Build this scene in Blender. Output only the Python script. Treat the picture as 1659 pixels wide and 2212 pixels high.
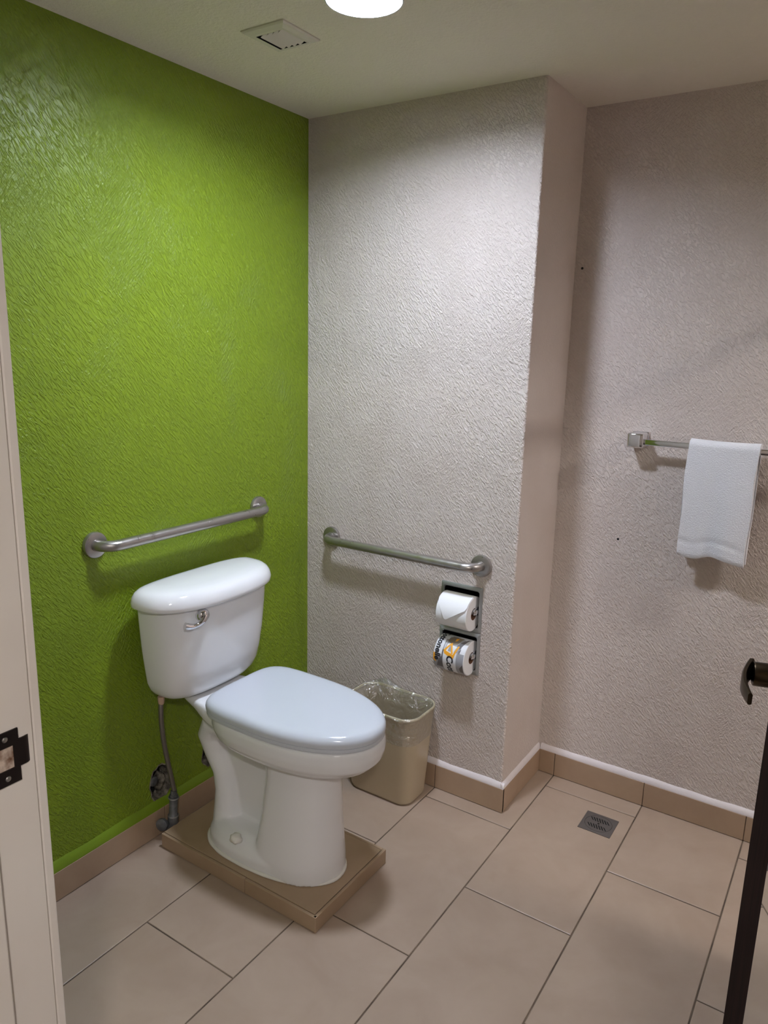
import bpy, bmesh, math, random
from mathutils import Vector, Matrix, noise
from mathutils.geometry import tessellate_polygon

random.seed(7)
for o in list(bpy.data.objects):
    bpy.data.objects.remove(o)
scene = bpy.context.scene
COL = scene.collection
PI = math.pi

# ------------------------------------------------------------------ camera
cam_d = bpy.data.cameras.new('camera')
cam = bpy.data.objects.new('camera', cam_d)
COL.objects.link(cam)
cam_d.sensor_fit = 'HORIZONTAL'
cam_d.sensor_width = 36.0
cam_d.lens = 1600.28 / 1659.0 * 36.0
cam_d.clip_start = 0.02
R_ = Vector((0.8333756, 0.55215924, 0.02460256))
U_ = Vector((-0.13965058, 0.16728887, 0.97596729))
F_ = Vector((-0.53477362, 0.81678308, -0.21652382))
cam.matrix_world = Matrix(((R_.x, U_.x, -F_.x, 1.77055),
                           (R_.y, U_.y, -F_.y, -2.16758),
                           (R_.z, U_.z, -F_.z, 1.57266),
                           (0, 0, 0, 1)))
scene.camera = cam

# ------------------------------------------------------------------ world, lights, exposure
world = bpy.data.worlds.new('world')
scene.world = world
world.use_nodes = True
world.node_tree.nodes['Background'].inputs[0].default_value = (0.9, 0.85, 0.8, 1)
world.node_tree.nodes['Background'].inputs[1].default_value = 0.02
LAMP_CEILING = 172.0      # round ceiling light in view
LAMP_NOOK = 190.0          # its twin beyond the partition on the right
LAMP_HALL = 230.0          # the one in the hall behind the camera
LAMP_COLOR = (0.90, 1.0, 1.20, 1)      # cool white
LAMP_WARM = (1.0, 0.95, 0.92, 1)       # the other rooms' lamps
vs = scene.view_settings
vs.view_transform = 'Standard'
vs.look = 'None'
vs.gamma = 1.0
vs.use_curve_mapping = False
vs.exposure = 1.0

# ------------------------------------------------------------------ dimensions (metres)
H = 2.335        # ceiling
W = 0.868        # x of the projecting chase corner
D = 0.334        # y of the towel wall
YF = -1.70       # inner face of the doorway wall
YH = -1.82       # hall face of the doorway wall
XR = 3.10        # far right end of the room
TW, TL = 0.33, 0.6482
XA = 0.940


# ------------------------------------------------------------------ helpers
def tag(o, label=None, cat=None, group=None, kind=None):
    if label: o['label'] = label
    if cat: o['category'] = cat
    if group: o['group'] = group
    if kind: o['kind'] = kind
    return o


def empty(name, loc, label=None, cat=None, group=None, kind=None, rz=0.0):
    o = bpy.data.objects.new(name, None)
    COL.objects.link(o)
    o.location = loc
    o.rotation_euler.z = rz
    o.empty_display_size = 0.05
    bpy.context.view_layer.update()
    return tag(o, label, cat, group, kind)


def obj(name, bm, m, parent=None, smooth=False, angle=None, world_coords=True):
    me = bpy.data.meshes.new(name)
    bmesh.ops.recalc_face_normals(bm, faces=bm.faces)
    bm.to_mesh(me)
    bm.free()
    for mm in (m if isinstance(m, (list, tuple)) else [m]):
        me.materials.append(mm)
    if smooth:
        for p in me.polygons:
            p.use_smooth = True
        if angle is not None:
            try:
                me.set_sharp_from_angle(angle=math.radians(angle))
            except Exception:
                pass
    o = bpy.data.objects.new(name, me)
    COL.objects.link(o)
    if parent:
        o.parent = parent
        if world_coords:
            # vertices were written in world space: bring them into the parent's frame
            pm = Matrix.LocRotScale(parent.location, parent.rotation_euler, parent.scale)
            pp = parent.parent
            if pp:
                pm = Matrix.LocRotScale(pp.location, pp.rotation_euler, pp.scale) @ pm
            me.transform(pm.inverted())
    return o


def bx(bm, x0, x1, y0, y1, z0, z1, bevel=0.0, seg=2, mat=0):
    r = bmesh.ops.create_cube(bm, size=1.0)
    vv = r['verts']
    for v in vv:
        v.co = Vector(((x0 + x1) / 2 + v.co.x * (x1 - x0), (y0 + y1) / 2 + v.co.y * (y1 - y0),
                       (z0 + z1) / 2 + v.co.z * (z1 - z0)))
    fs = set()
    for v in vv:
        fs.update(v.link_faces)
    for f in fs:
        f.material_index = mat
    if bevel > 0:
        es = set()
        for v in vv:
            es.update(v.link_edges)
        bmesh.ops.bevel(bm, geom=list(es), offset=bevel, segments=seg, profile=0.5, affect='EDGES')
    return bm


def box(*a, **k):
    return bx(bmesh.new(), *a, **k)


def loft(bm, rings, cap0=True, cap1=True, closed=True):
    vr = [[bm.verts.new(p) for p in r] for r in rings]
    n = len(rings[0])
    for a, b in zip(vr[:-1], vr[1:]):
        for i in range(n if closed else n - 1):
            j = (i + 1) % n
            bm.faces.new((a[i], a[j], b[j], b[i]))
    if cap0: bm.faces.new(list(reversed(vr[0])))
    if cap1: bm.faces.new(vr[-1])
    return bm


def frame_at(t):
    t = t.normalized()
    a = Vector((0, 0, 1)) if abs(t.z) < 0.9 else Vector((1, 0, 0))
    s = t.cross(a).normalized()
    return s, s.cross(t).normalized()


def tube(bm, pts, rad, n=12, caps=True):
    pts = [Vector(p) for p in pts]
    rings = []
    s = None
    for i, p in enumerate(pts):
        t = (pts[min(i + 1, len(pts) - 1)] - pts[max(i - 1, 0)]).normalized()
        if s is None:
            s, u = frame_at(t)
        else:
            s = (s - t * s.dot(t)).normalized()
            u = s.cross(t).normalized()
        r = rad[i] if isinstance(rad, (list, tuple)) else rad
        rings.append([p + (s * math.cos(2 * PI * k / n) + u * math.sin(2 * PI * k / n)) * r for k in range(n)])
    return loft(bm, rings, caps, caps)


def lathe(bm, prof, origin, axis, n=24):
    """prof: list of (radius, distance along axis)"""
    axis = Vector(axis).normalized()
    s, u = frame_at(axis)
    o = Vector(origin)
    rings = [[o + axis * d + (s * math.cos(2 * PI * k / n) + u * math.sin(2 * PI * k / n)) * max(r, 1e-4)
              for k in range(n)] for r, d in prof]
    return loft(bm, rings)


def bez(p0, p1, p2, p3, n=16):
    out = []
    p0, p1, p2, p3 = map(Vector, (p0, p1, p2, p3))
    for i in range(n + 1):
        t = i / n
        out.append(p0 * (1 - t) ** 3 + p1 * 3 * t * (1 - t) ** 2 + p2 * 3 * t * t * (1 - t) + p3 * t ** 3)
    return out


def sweep_prism(bm, poly, axis_pts):
    """poly: cross-section function giving a list of points for each station"""
    return loft(bm, axis_pts)


# ------------------------------------------------------------------ materials
def mat(name, color, rough=0.5, metal=0.0, spec=0.5, coat=0.0):
    m = bpy.data.materials.new(name)
    m.use_nodes = True
    b = m.node_tree.nodes['Principled BSDF']
    b.inputs['Base Color'].default_value = (*color, 1)
    b.inputs['Roughness'].default_value = rough
    b.inputs['Metallic'].default_value = metal
    b.inputs['Specular IOR Level'].default_value = spec
    b.inputs['Coat Weight'].default_value = coat
    return m


def srgb(r, g, b):
    def f(c):
        c /= 255.0
        return c / 12.92 if c <= 0.04045 else ((c + 0.055) / 1.055) ** 2.4
    return (f(r), f(g), f(b))


def nd(m, t, **kw):
    n = m.node_tree.nodes.new(t)
    for k, v in kw.items():
        setattr(n, k, v)
    return n


def lk(m, a, b):
    m.node_tree.links.new(a, b)


def noise_tex(m, scale, detail=3, rough=0.5, dist=0.0, vec=None):
    n = nd(m, 'ShaderNodeTexNoise')
    n.inputs['Scale'].default_value = scale
    n.inputs['Detail'].default_value = detail
    n.inputs['Roughness'].default_value = rough
    n.inputs['Distortion'].default_value = dist
    if vec is not None:
        lk(m, vec, n.inputs['Vector'])
    return n


def mapped(m, rot=(0, 0, 0), scale=(1, 1, 1), loc=(0, 0, 0), kind='POINT'):
    tc = nd(m, 'ShaderNodeTexCoord')
    mp = nd(m, 'ShaderNodeMapping', vector_type=kind)
    mp.inputs['Rotation'].default_value = rot
    mp.inputs['Scale'].default_value = scale
    mp.inputs['Location'].default_value = loc
    lk(m, tc.outputs['Object'], mp.inputs['Vector'])
    return mp.outputs['Vector']


def ramp(m, fac, stops):
    r = nd(m, 'ShaderNodeValToRGB')
    els = r.color_ramp.elements
    while len(els) < len(stops):
        els.new(0.5)
    for e, (p, c) in zip(els, stops):
        e.position = p
        e.color = (*c, 1) if len(c) == 3 else c
    lk(m, fac, r.inputs['Fac'])
    return r.outputs['Color']


def mathn(m, op, a, b=None, val=None):
    n = nd(m, 'ShaderNodeMath', operation=op)
    lk(m, a, n.inputs[0])
    if b is not None: lk(m, b, n.inputs[1])
    if val is not None: n.inputs[1].default_value = val
    return n.outputs[0]


def bump(m, height, strength=0.4, dist=0.002):
    b = nd(m, 'ShaderNodeBump')
    b.inputs['Strength'].default_value = strength
    b.inputs['Distance'].default_value = dist
    lk(m, height, b.inputs['Height'])
    lk(m, b.outputs['Normal'], m.node_tree.nodes['Principled BSDF'].inputs['Normal'])


def vary(m, c1, c2, scale, detail=3, vec=None):
    n = noise_tex(m, scale, detail, vec=vec if vec is not None else mapped(m))
    lk(m, ramp(m, n.outputs['Fac'], [(0.35, c1), (0.65, c2)]), m.node_tree.nodes['Principled BSDF'].inputs['Base Color'])


def plaster(name, c1, c2, rough, plane, strength, diag=1.0, ridge=(0.45, 0.58), aniso=(60, 165), dist=0.004, und_amt=1.0):
    """brushed stucco paint; plane 'x' or 'y' says which axis the wall faces"""
    m = mat(name, c1, rough)
    sel = noise_tex(m, 4.5, 2, 0.5, 0.3, mapped(m))
    lk(m, ramp(m, sel.outputs['Fac'], [(0.35, c1), (0.65, c2)]), m.node_tree.nodes['Principled BSDF'].inputs['Base Color'])
    hs = []
    for k, ang in enumerate((diag * 0.66, -diag * 0.62)):
        if plane == 'x':
            v = mapped(m, rot=(ang, 0, 0), scale=(1 / 60, 1 / aniso[1], 1 / aniso[0]), loc=(k * 3.1, k, k), kind='TEXTURE')
        else:
            v = mapped(m, rot=(0, ang, 0), scale=(1 / aniso[1], 1 / 60, 1 / aniso[0]), loc=(k * 3.1, k, k), kind='TEXTURE')
        n = noise_tex(m, 1.0, 2, 0.55, 0.5, v)
        hs.append(ramp(m, n.outputs['Fac'], [(ridge[0], (0, 0, 0)), (ridge[1], (1, 1, 1))]))
    mx = nd(m, 'ShaderNodeMix', data_type='RGBA')
    lk(m, ramp(m, sel.outputs['Fac'], [(0.46, (0, 0, 0)), (0.80, (1, 1, 1))]), mx.inputs[0])
    lk(m, hs[0], mx.inputs[6]); lk(m, hs[1], mx.inputs[7])
    bw = nd(m, 'ShaderNodeRGBToBW')
    lk(m, mx.outputs[2], bw.inputs[0])
    und = noise_tex(m, 16, 2, 0.5, 0, mapped(m))
    h = mathn(m, 'ADD', bw.outputs[0], mathn(m, 'MULTIPLY', und.outputs['Fac'], val=und_amt))
    bump(m, h, strength, dist)
    return m


M = {}
M['green'] = plaster('green_paint', srgb(127, 150, 28), srgb(121, 144, 26), 0.42, 'x', 0.65, diag=1.0, aniso=(42, 175), dist=0.0042, und_amt=0.5)
M['green_trim'] = mat('green_paint_smooth', srgb(118, 145, 30), 0.4)
M['pink_y'] = plaster('beige_paint_front', srgb(212, 200, 192), srgb(207, 194, 185), 0.5, 'y', 0.70, diag=-1.0)
M['pink_x'] = plaster('beige_paint_side', srgb(212, 200, 192), srgb(207, 194, 185), 0.5, 'x', 0.25, diag=1.0)
M['ceiling'] = mat('ceiling_paint', srgb(236, 228, 214), 0.8)
_n = noise_tex(M['ceiling'], 95, 4, 0.65, 0.3, mapped(M['ceiling']))
bump(M['ceiling'], ramp(M['ceiling'], _n.outputs['Fac'], [(0.4, (0, 0, 0)), (0.7, (1, 1, 1))]), 0.5, 0.003)
M['plain'] = mat('hall_paint', srgb(205, 196, 186), 0.7)
M['white_trim'] = mat('white_sealed_joint', srgb(222, 214, 214), 0.5)
bump(M['white_trim'], noise_tex(M['white_trim'], 60, 3, 0.5, 0, mapped(M['white_trim'])).outputs['Fac'], 0.4, 0.002)
M['concrete'] = mat('broken_plaster', srgb(150, 140, 125), 0.95)
vary(M['concrete'], srgb(52, 48, 42), srgb(150, 142, 128), 45, 5)
bump(M['concrete'], noise_tex(M['concrete'], 90, 5, 0.6, 0, mapped(M['concrete'])).outputs['Fac'], 1.0, 0.006)
M['void'] = mat('dark_cavity', srgb(12, 12, 14), 0.9)


def tile_mat(name, c1, c2, rough):
    m = mat(name, c1, rough)
    v = mapped(m)
    oi = nd(m, 'ShaderNodeObjectInfo')
    a = nd(m, 'ShaderNodeVectorMath', operation='ADD')
    lk(m, v, a.inputs[0])
    sc = nd(m, 'ShaderNodeVectorMath', operation='SCALE')
    cmb = nd(m, 'ShaderNodeCombineXYZ')
    for i in range(3): lk(m, oi.outputs['Random'], cmb.inputs[i])
    lk(m, cmb.outputs[0], sc.inputs[0]); sc.inputs['Scale'].default_value = 37.0
    lk(m, sc.outputs[0], a.inputs[1])
    n = noise_tex(m, 6, 4, 0.6, 0.4, a.outputs[0])
    lk(m, ramp(m, n.outputs['Fac'], [(0.3, c1), (0.7, c2)]), m.node_tree.nodes['Principled BSDF'].inputs['Base Color'])
    return m


M['tile'] = tile_mat('floor_tile', srgb(158, 138, 121), srgb(168, 149, 132), 0.36)
M['tile_base'] = tile_mat('skirting_tile', srgb(164, 138, 114), srgb(174, 149, 124), 0.38)
M['tile_plinth'] = tile_mat('plinth_tile', srgb(158, 134, 108), srgb(168, 144, 118), 0.36)
M['grout'] = mat('dark_grout', srgb(92, 78, 66), 0.9)
vary(M['grout'], srgb(74, 62, 52), srgb(112, 96, 80), 12, 4)
M['porcelain'] = mat('white_porcelain', srgb(232, 232, 233), 0.07, coat=0.3)
M['seat'] = mat('white_seat_plastic', srgb(200, 205, 213), 0.16)
M['sealant'] = mat('white_sealant', srgb(225, 222, 214), 0.5)
M['steel'] = mat('brushed_steel', srgb(172, 167, 163), 0.33, metal=0.9)
_n = noise_tex(M['steel'], 40, 3, 0.5, 0, mapped(M['steel']))
lk(M['steel'], ramp(M['steel'], _n.outputs['Fac'], [(0.3, (0.26, 0.26, 0.26)), (0.7, (0.42, 0.42, 0.42))]),
   M['steel'].node_tree.nodes['Principled BSDF'].inputs['Roughness'])
M['chrome'] = mat('chrome', srgb(225, 225, 228), 0.07, metal=1.0)
M['dull_chrome'] = mat('dull_chrome', srgb(168, 170, 170), 0.35, metal=0.6)
M['dark_steel'] = mat('dark_pocket_steel', srgb(40, 40, 40), 0.5, metal=0.5)
M['hose'] = mat('braided_hose', srgb(135, 128, 122), 0.45, metal=0.7)
_w = nd(M['hose'], 'ShaderNodeTexWave', bands_direction='Z')
_w.inputs['Scale'].default_value = 180
lk(M['hose'], mapped(M['hose'], rot=(0.5, 0.4, 0)), _w.inputs['Vector'])
bump(M['hose'], _w.outputs['Fac'], 0.5, 0.001)
M['galv'] = mat('grey_pipe', srgb(105, 108, 112), 0.5, metal=0.4)
vary(M['galv'], srgb(80, 82, 86), srgb(125, 127, 130), 30)
M['copper'] = mat('coupling_nut', srgb(190, 160, 140), 0.5)
M['tissue'] = mat('toilet_tissue', srgb(238, 238, 240), 0.9)
bump(M['tissue'], noise_tex(M['tissue'], 300, 2, 0.5, 0, mapped(M['tissue'])).outputs['Fac'], 0.15, 0.001)
M['card'] = mat('cardboard_core', srgb(120, 82, 58), 0.9)
M['wrap_white'] = mat('wrapper_white', srgb(230, 231, 236), 0.35)
M['wrap_grey'] = mat('wrapper_grey', srgb(165, 165, 172), 0.35)
M['wrap_dark'] = mat('wrapper_dark_grey', srgb(112, 108, 110), 0.35)
M['wrap_taupe'] = mat('wrapper_taupe', srgb(140, 128, 112), 0.35)
M['wrap_orange'] = mat('wrapper_orange', srgb(245, 172, 50), 0.35)
M['ink'] = mat('wrapper_ink', srgb(35, 36, 46), 0.4)
M['can'] = mat('beige_plastic', srgb(186, 171, 144), 0.38)
bump(M['can'], noise_tex(M['can'], 220, 2, 0.5, 0, mapped(M['can'])).outputs['Fac'], 0.12, 0.001)
M['can_rim'] = mat('beige_plastic_rim', srgb(205, 192, 158), 0.35)
M['towel'] = mat('white_terry', srgb(232, 232, 236), 1.0, spec=0.1)
M['towel'].node_tree.nodes['Principled BSDF'].inputs['Sheen Weight'].default_value = 0.3
_n = noise_tex(M['towel'], 260, 3, 0.7, 0, mapped(M['towel']))
bump(M['towel'], _n.outputs['Fac'], 0.9, 0.004)
M['door'] = mat('dark_brown_laminate', srgb(24, 13, 12), 0.85, spec=0.08)
vary(M['door'], srgb(26, 14, 12), srgb(38, 21, 18), 9, 4, mapped(M['door'], scale=(8, 8, 0.6)))
M['mirror'] = mat('mirror_glass', (0.86, 0.88, 0.87), 0.015, metal=1.0)
M['bronze'] = mat('dark_bronze', srgb(78, 66, 52), 0.34, metal=1.0)
M['jamb'] = mat('cream_gloss_paint', srgb(222, 213, 204), 0.4)
vary(M['jamb'], srgb(234, 226, 218), srgb(226, 215, 205), 3, 3)
M['strike'] = mat('aged_bronze_plate', srgb(52, 44, 44), 0.42, metal=0.8)
M['strike_wear'] = mat('bare_wood_mortise', srgb(176, 140, 112), 0.8)
vary(M['strike_wear'], srgb(110, 74, 50), srgb(215, 196, 180), 60, 3)
M['drain'] = mat('drain_metal', srgb(128, 124, 122), 0.45, metal=0.85)
M['black'] = mat('black_gap_shade', srgb(8, 8, 8), 0.8)
M['vent'] = mat('vent_plastic', srgb(216, 210, 198), 0.6)
M['baffle'] = mat('lamp_baffle', srgb(200, 200, 200), 0.6)
M['carpet'] = mat('hall_carpet', srgb(62, 54, 50), 1.0)
bump(M['carpet'], noise_tex(M['carpet'], 300, 3, 0.6, 0, mapped(M['carpet'])).outputs['Fac'], 0.8, 0.004)


def emit(name, strength, col=LAMP_COLOR):
    m = mat(name, (0.9, 0.9, 0.9), 0.5)
    b = m.node_tree.nodes['Principled BSDF']
    b.inputs['Emission Color'].default_value = col
    b.inputs['Emission Strength'].default_value = strength
    return m


M['lamp_main'] = emit('lamp_lens_lit', LAMP_CEILING)
M['lamp_nook'] = emit('lamp_lens_nook', LAMP_NOOK, LAMP_WARM)
M['lamp_hall'] = emit('lamp_lens_hall', LAMP_HALL, LAMP_WARM)

# clear crinkled film
m = bpy.data.materials.new('clear_film'); m.use_nodes = True
nt = m.node_tree; nt.nodes.clear()
out = nt.nodes.new('ShaderNodeOutputMaterial')
tr = nt.nodes.new('ShaderNodeBsdfTransparent'); tr.inputs[0].default_value = (0.93, 0.93, 0.9, 1)
gl = nt.nodes.new('ShaderNodeBsdfGlossy'); gl.inputs['Roughness'].default_value = 0.12
df = nt.nodes.new('ShaderNodeBsdfDiffuse'); df.inputs[0].default_value = (0.75, 0.75, 0.74, 1)
mx1 = nt.nodes.new('ShaderNodeMixShader'); mx1.inputs[0].default_value = 0.24
mx2 = nt.nodes.new('ShaderNodeMixShader'); mx2.inputs[0].default_value = 0.07
nz = nt.nodes.new('ShaderNodeTexNoise'); nz.inputs['Scale'].default_value = 28; nz.inputs['Detail'].default_value = 3
nz.inputs['Distortion'].default_value = 1.2
tcc = nt.nodes.new('ShaderNodeTexCoord'); nt.links.new(tcc.outputs['Object'], nz.inputs['Vector'])
bb = nt.nodes.new('ShaderNodeBump'); bb.inputs['Strength'].default_value = 1.0; bb.inputs['Distance'].default_value = 0.02
nt.links.new(nz.outputs['Fac'], bb.inputs['Height'])
nt.links.new(bb.outputs['Normal'], gl.inputs['Normal']); nt.links.new(bb.outputs['Normal'], df.inputs['Normal'])
nt.links.new(tr.outputs[0], mx1.inputs[1]); nt.links.new(gl.outputs[0], mx1.inputs[2])
nt.links.new(mx1.outputs[0], mx2.inputs[1]); nt.links.new(df.outputs[0], mx2.inputs[2])
nt.links.new(mx2.outputs[0], out.inputs[0])
M['film'] = m

# ------------------------------------------------------------------ floor
fb = bmesh.new()
bx(fb, -0.1, XR, YF, D, -0.06, -0.0025)
floor = tag(obj('floor', fb, M['grout']), 'floor of large beige rectangular tiles laid in running bond', kind='structure')


def tile_poly(bm, pts, z0, z1, bev=0.0016):
    """axis-aligned polygon (counter-clockwise) -> slab with a small chamfer"""
    n = len(pts)
    ins = []
    for i in range(n):
        p, a, b = Vector(pts[i]), Vector(pts[i - 1]), Vector(pts[(i + 1) % n])
        d1 = (p - a).normalized(); d2 = (b - p).normalized()
        n1 = Vector((-d1.y, d1.x)); n2 = Vector((-d2.y, d2.x))
        ins.append(p + (n1 + n2) * bev)
    r0 = [(q[0], q[1], z0) for q in pts]
    r1 = [(q[0], q[1], z1 - bev * 0.6) for q in pts]
    r2 = [(q.x, q.y, z1) for q in ins]
    return loft(bm, [r0, r1, r2])


G = 0.0021
row_off = {-3: -0.72, -2: -1.0406, -1: -0.723, 0: -0.4062, 1: -0.0879, 2: -0.427, 3: -0.09, 4: -0.41, 5: -0.09, 6: -0.4}
for k in range(-3, 7):
    xa, xb = XA + k * TW + G, XA + (k + 1) * TW - G
    xa = max(xa, 0.001); xb = min(xb, XR - 0.001)
    if xb - xa < 0.02: continue
    ymax = -0.001 if xb < W else D - 0.001
    for n_ in range(-6, 6):
        y0 = row_off[k] + n_ * TL + G
        y1 = row_off[k] + (n_ + 1) * TL - G
        y0 = max(y0, YF + 0.001); y1 = min(y1, ymax)
        if y1 - y0 < 0.01: continue
        if xa < W < xb and y1 > 0:
            pts = [(xa, y0), (xb, y0), (xb, y1), (W + 0.002, y1), (W + 0.002, -0.002), (xa, -0.002)]
        else:
            pts = [(xa, y0), (xb, y0), (xb, y1), (xa, y1)]
        obj('tile', tile_poly(bmesh.new(), pts, -0.012, 0.0), M['tile'], floor)

# ------------------------------------------------------------------ walls
def planar(bm, outer, holes, fn, mat_index=0):
    """flat polygon with holes in 2-d, fn maps (u,v) to 3-d"""
    loops = [outer] + holes
    flat = [p for l in loops for p in l]
    tris = tessellate_polygon([[Vector((p[0], p[1], 0)) for p in l] for l in loops])
    vs_ = [bm.verts.new(fn(*p)) for p in flat]
    for t in tris:
        try:
            f = bm.faces.new([vs_[i] for i in t]); f.material_index = mat_index
        except ValueError:
            pass
    return vs_


def ragged(cx, cy, rx, ry, n, amp, seed):
    random.seed(seed)
    return [(cx + rx * math.cos(2 * PI * i / n) * (1 + random.uniform(-amp, amp)),
             cy + ry * math.sin(2 * PI * i / n) * (1 + random.uniform(-amp, amp))) for i in range(n)]


# green wall with two broken openings round the pipes
hole1 = ragged(-0.747, 0.176, 0.042, 0.062, 22, 0.10, 3)
hole2 = ragged(-0.535, 0.180, 0.036, 0.046, 18, 0.12, 5)
hole3 = ragged(-0.765, 0.040, 0.030, 0.034, 14, 0.10, 8)
bm = bmesh.new()
planar(bm, [(YH, 0), (0.0, 0), (0.0, H), (YH, H)], [hole1, hole2, hole3], lambda u, v: (0, u, v))
bx(bm, -0.12, -0.06, YH, 0.0, 0, H)
wall_left = tag(obj('wall_left', bm, M['green']), 'green stucco accent wall behind the toilet', kind='structure')
bm = bmesh.new()
for h in (hole1, hole2, hole3):
    c = (sum(p[0] for p in h) / len(h), sum(p[1] for p in h) / len(h))
    r0 = [(0.0006, c[0] + (p[0] - c[0]) * 1.08, c[1] + (p[1] - c[1]) * 1.08) for p in h]
    r1 = [(0.0012, *p) for p in h]
    r2 = [(-0.02, c[0] + (p[0] - c[0]) * 0.92, c[1] + (p[1] - c[1]) * 0.92) for p in h]
    r3 = [(-0.055, c[0] + (p[0] - c[0]) * 0.8, c[1] + (p[1] - c[1]) * 0.8) for p in h]
    loft(bm, [r0, r1, r2, r3], cap0=False, cap1=False)
obj('plaster_edge', bm, M['concrete'], wall_left)['label'] = 'raw broken plaster round the pipe openings'
bm = bmesh.new()
for h in (hole1, hole2, hole3):
    c = (sum(p[0] for p in h) / len(h), sum(p[1] for p in h) / len(h))
    bm.faces.new([bm.verts.new((-0.045, c[0] + (p[0] - c[0]) * 0.95, c[1] + (p[1] - c[1]) * 0.95)) for p in h])
obj('wall_cavity', bm, M['void'], wall_left)
# a lump of mortar and the end of an old stub pipe inside the larger opening
bm = bmesh.new()
bmesh.ops.create_icosphere(bm, subdivisions=3, radius=1.0)
for v in bm.verts:
    nn = 1 + 0.35 * noise.noise(v.co * 2.1)
    v.co = Vector((-0.036 + v.co.x * 0.022 * nn, -0.728 + v.co.y * 0.018 * nn, 0.160 + v.co.z * 0.034 * nn))
obj('mortar_lump', bm, M['concrete'], wall_left, smooth=True)
bm = bmesh.new()
lathe(bm, [(0.0, -0.04), (0.016, -0.04), (0.016, -0.008), (0.012, -0.006), (0.0, -0.006)], (0, -0.768, 0.185), (1, 0, 0), 16)
obj('stub_pipe', bm, M['galv'], wall_left, smooth=True, angle=40)

# beige wall = front of the projecting chase, with two pockets for the paper holders
HX0, HX1 = 0.600, 0.757
POCK = [(HX0 + 0.009, HX1 - 0.009, 0.646, 0.781), (HX0 + 0.009, HX1 - 0.009, 0.492, 0.618)]
bm = bmesh.new()
CH = 0.007
holes = [[(a, c), (b, c), (b, d), (a, d)] for a, b, c, d in POCK]
planar(bm, [(0, 0), (W - CH, 0), (W - CH, H), (0, H)], holes, lambda u, v: (u, 0, v))
arc = [(W - CH + CH * math.sin(a), CH - CH * math.cos(a)) for a in [i * PI / 12 for i in range(7)]]
for (x0, y0), (x1, y1) in zip(arc[:-1], arc[1:]):
    f = bm.faces.new([bm.verts.new(q) for q in ((x0, y0, 0), (x1, y1, 0), (x1, y1, H), (x0, y0, H))])
    f.material_index = 0; f.smooth = True
f = bm.faces.new([bm.verts.new(q) for q in ((W, CH, 0), (W, D, 0), (W, D, H), (W, CH, H))]); f.material_index = 1
f = bm.faces.new([bm.verts.new(q) for q in ((-0.02, 0.10, 0), (W - 0.005, 0.10, 0), (W - 0.005, 0.10, H), (-0.02, 0.10, H))])
bmesh.ops.remove_doubles(bm, verts=bm.verts, dist=1e-5)
wall_back = tag(obj('wall_back', bm, [M['pink_y'], M['pink_x']]), 'pale beige stucco wall with the paper holders, ending in a corner', kind='structure')

bm = bmesh.new(); bx(bm, W - 0.05, XR + 0.1, D, D + 0.1, 0, H)
wall_right = tag(obj('wall_right', bm, M['pink_y']), 'beige wall carrying the towel bar', kind='structure')
for (hx, hz) in ((1.094, 0.952), (0.893, 1.845)):
    bm = bmesh.new(); lathe(bm, [(0.0, 0.0), (0.0042, 0.0), (0.0042, 0.0008), (0.0, 0.0008)], (hx, D, hz), (0, -1, 0), 10)
    obj('screw_hole', bm, M['black'], wall_right)
bm = bmesh.new(); bx(bm, XR, XR + 0.1, YF, D, 0, H)
tag(obj('wall_far_right', bm, M['pink_x']), 'beige end wall of the bathroom', kind='structure')
bm = bmesh.new(); bx(bm, 2.00, 2.08, YF, -0.204, 0, H)
tag(obj('wall_partition', bm, M['pink_x']), 'beige partition behind the open door', kind='structure')

DX0, DX1, DZ = 0.950, 1.950, 2.05        # doorway opening
bm = bmesh.new()
bx(bm, -0.1, DX0 - 0.03, YH, YF, 0, H)
bx(bm, DX1 + 0.03, XR + 0.1, YH, YF, 0, H)
bx(bm, DX0 - 0.03, DX1 + 0.03, YH, YF, DZ + 0.03, H)
tag(obj('wall_front', bm, M['pink_y']), 'wall with the doorway the photo looks through', kind='structure')

LAMPS = ((0.681, -0.638), (2.70, -0.14))
def circ(c, r, n=64):
    return [(c[0] + r * math.cos(2 * PI * i / n), c[1] + r * math.sin(2 * PI * i / n)) for i in range(n)]
bm = bmesh.new()
planar(bm, [(-0.12, YH), (XR + 0.1, YH), (XR + 0.1, D + 0.1), (-0.12, D + 0.1)], [circ(c, 0.0868) for c in LAMPS], lambda u, v: (u, v, H))
bx(bm, -0.12, XR + 0.1, YH, D + 0.1, H + 0.07, H + 0.09)
ceiling = tag(obj('ceiling', bm, M['ceiling']), 'off-white textured ceiling', kind='structure')

# hall behind the camera
bm = bmesh.new(); bx(bm, -0.6, 3.4, -4.3, YH, -0.06, 0.0)
bx(bm, DX0, DX1, YH, YF, -0.06, 0.0)
tag(obj('floor_hall', bm, M['carpet']), 'dark hall carpet outside the door', kind='structure')
bm = bmesh.new(); bx(bm, -0.6, 3.4, -4.3, YH, H, H + 0.08)
tag(obj('ceiling_hall', bm, M['ceiling']), 'hall ceiling', kind='structure')
for nm, a in (('wall_hall_left', (-0.7, -0.6, -4.3, YH, 0, H)), ('wall_hall_right', (3.4, 3.5, -4.3, YH, 0, H)),
              ('wall_hall_back', (-0.7, 3.5, -4.4, -4.3, 0, H))):
    tag(obj(nm, box(*a), M['plain']), 'plain hall wall behind the viewer', kind='structure')

# ------------------------------------------------------------------ skirting tiles with a sealed slope on top
BT, BH = 0.012, 0.092


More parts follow.
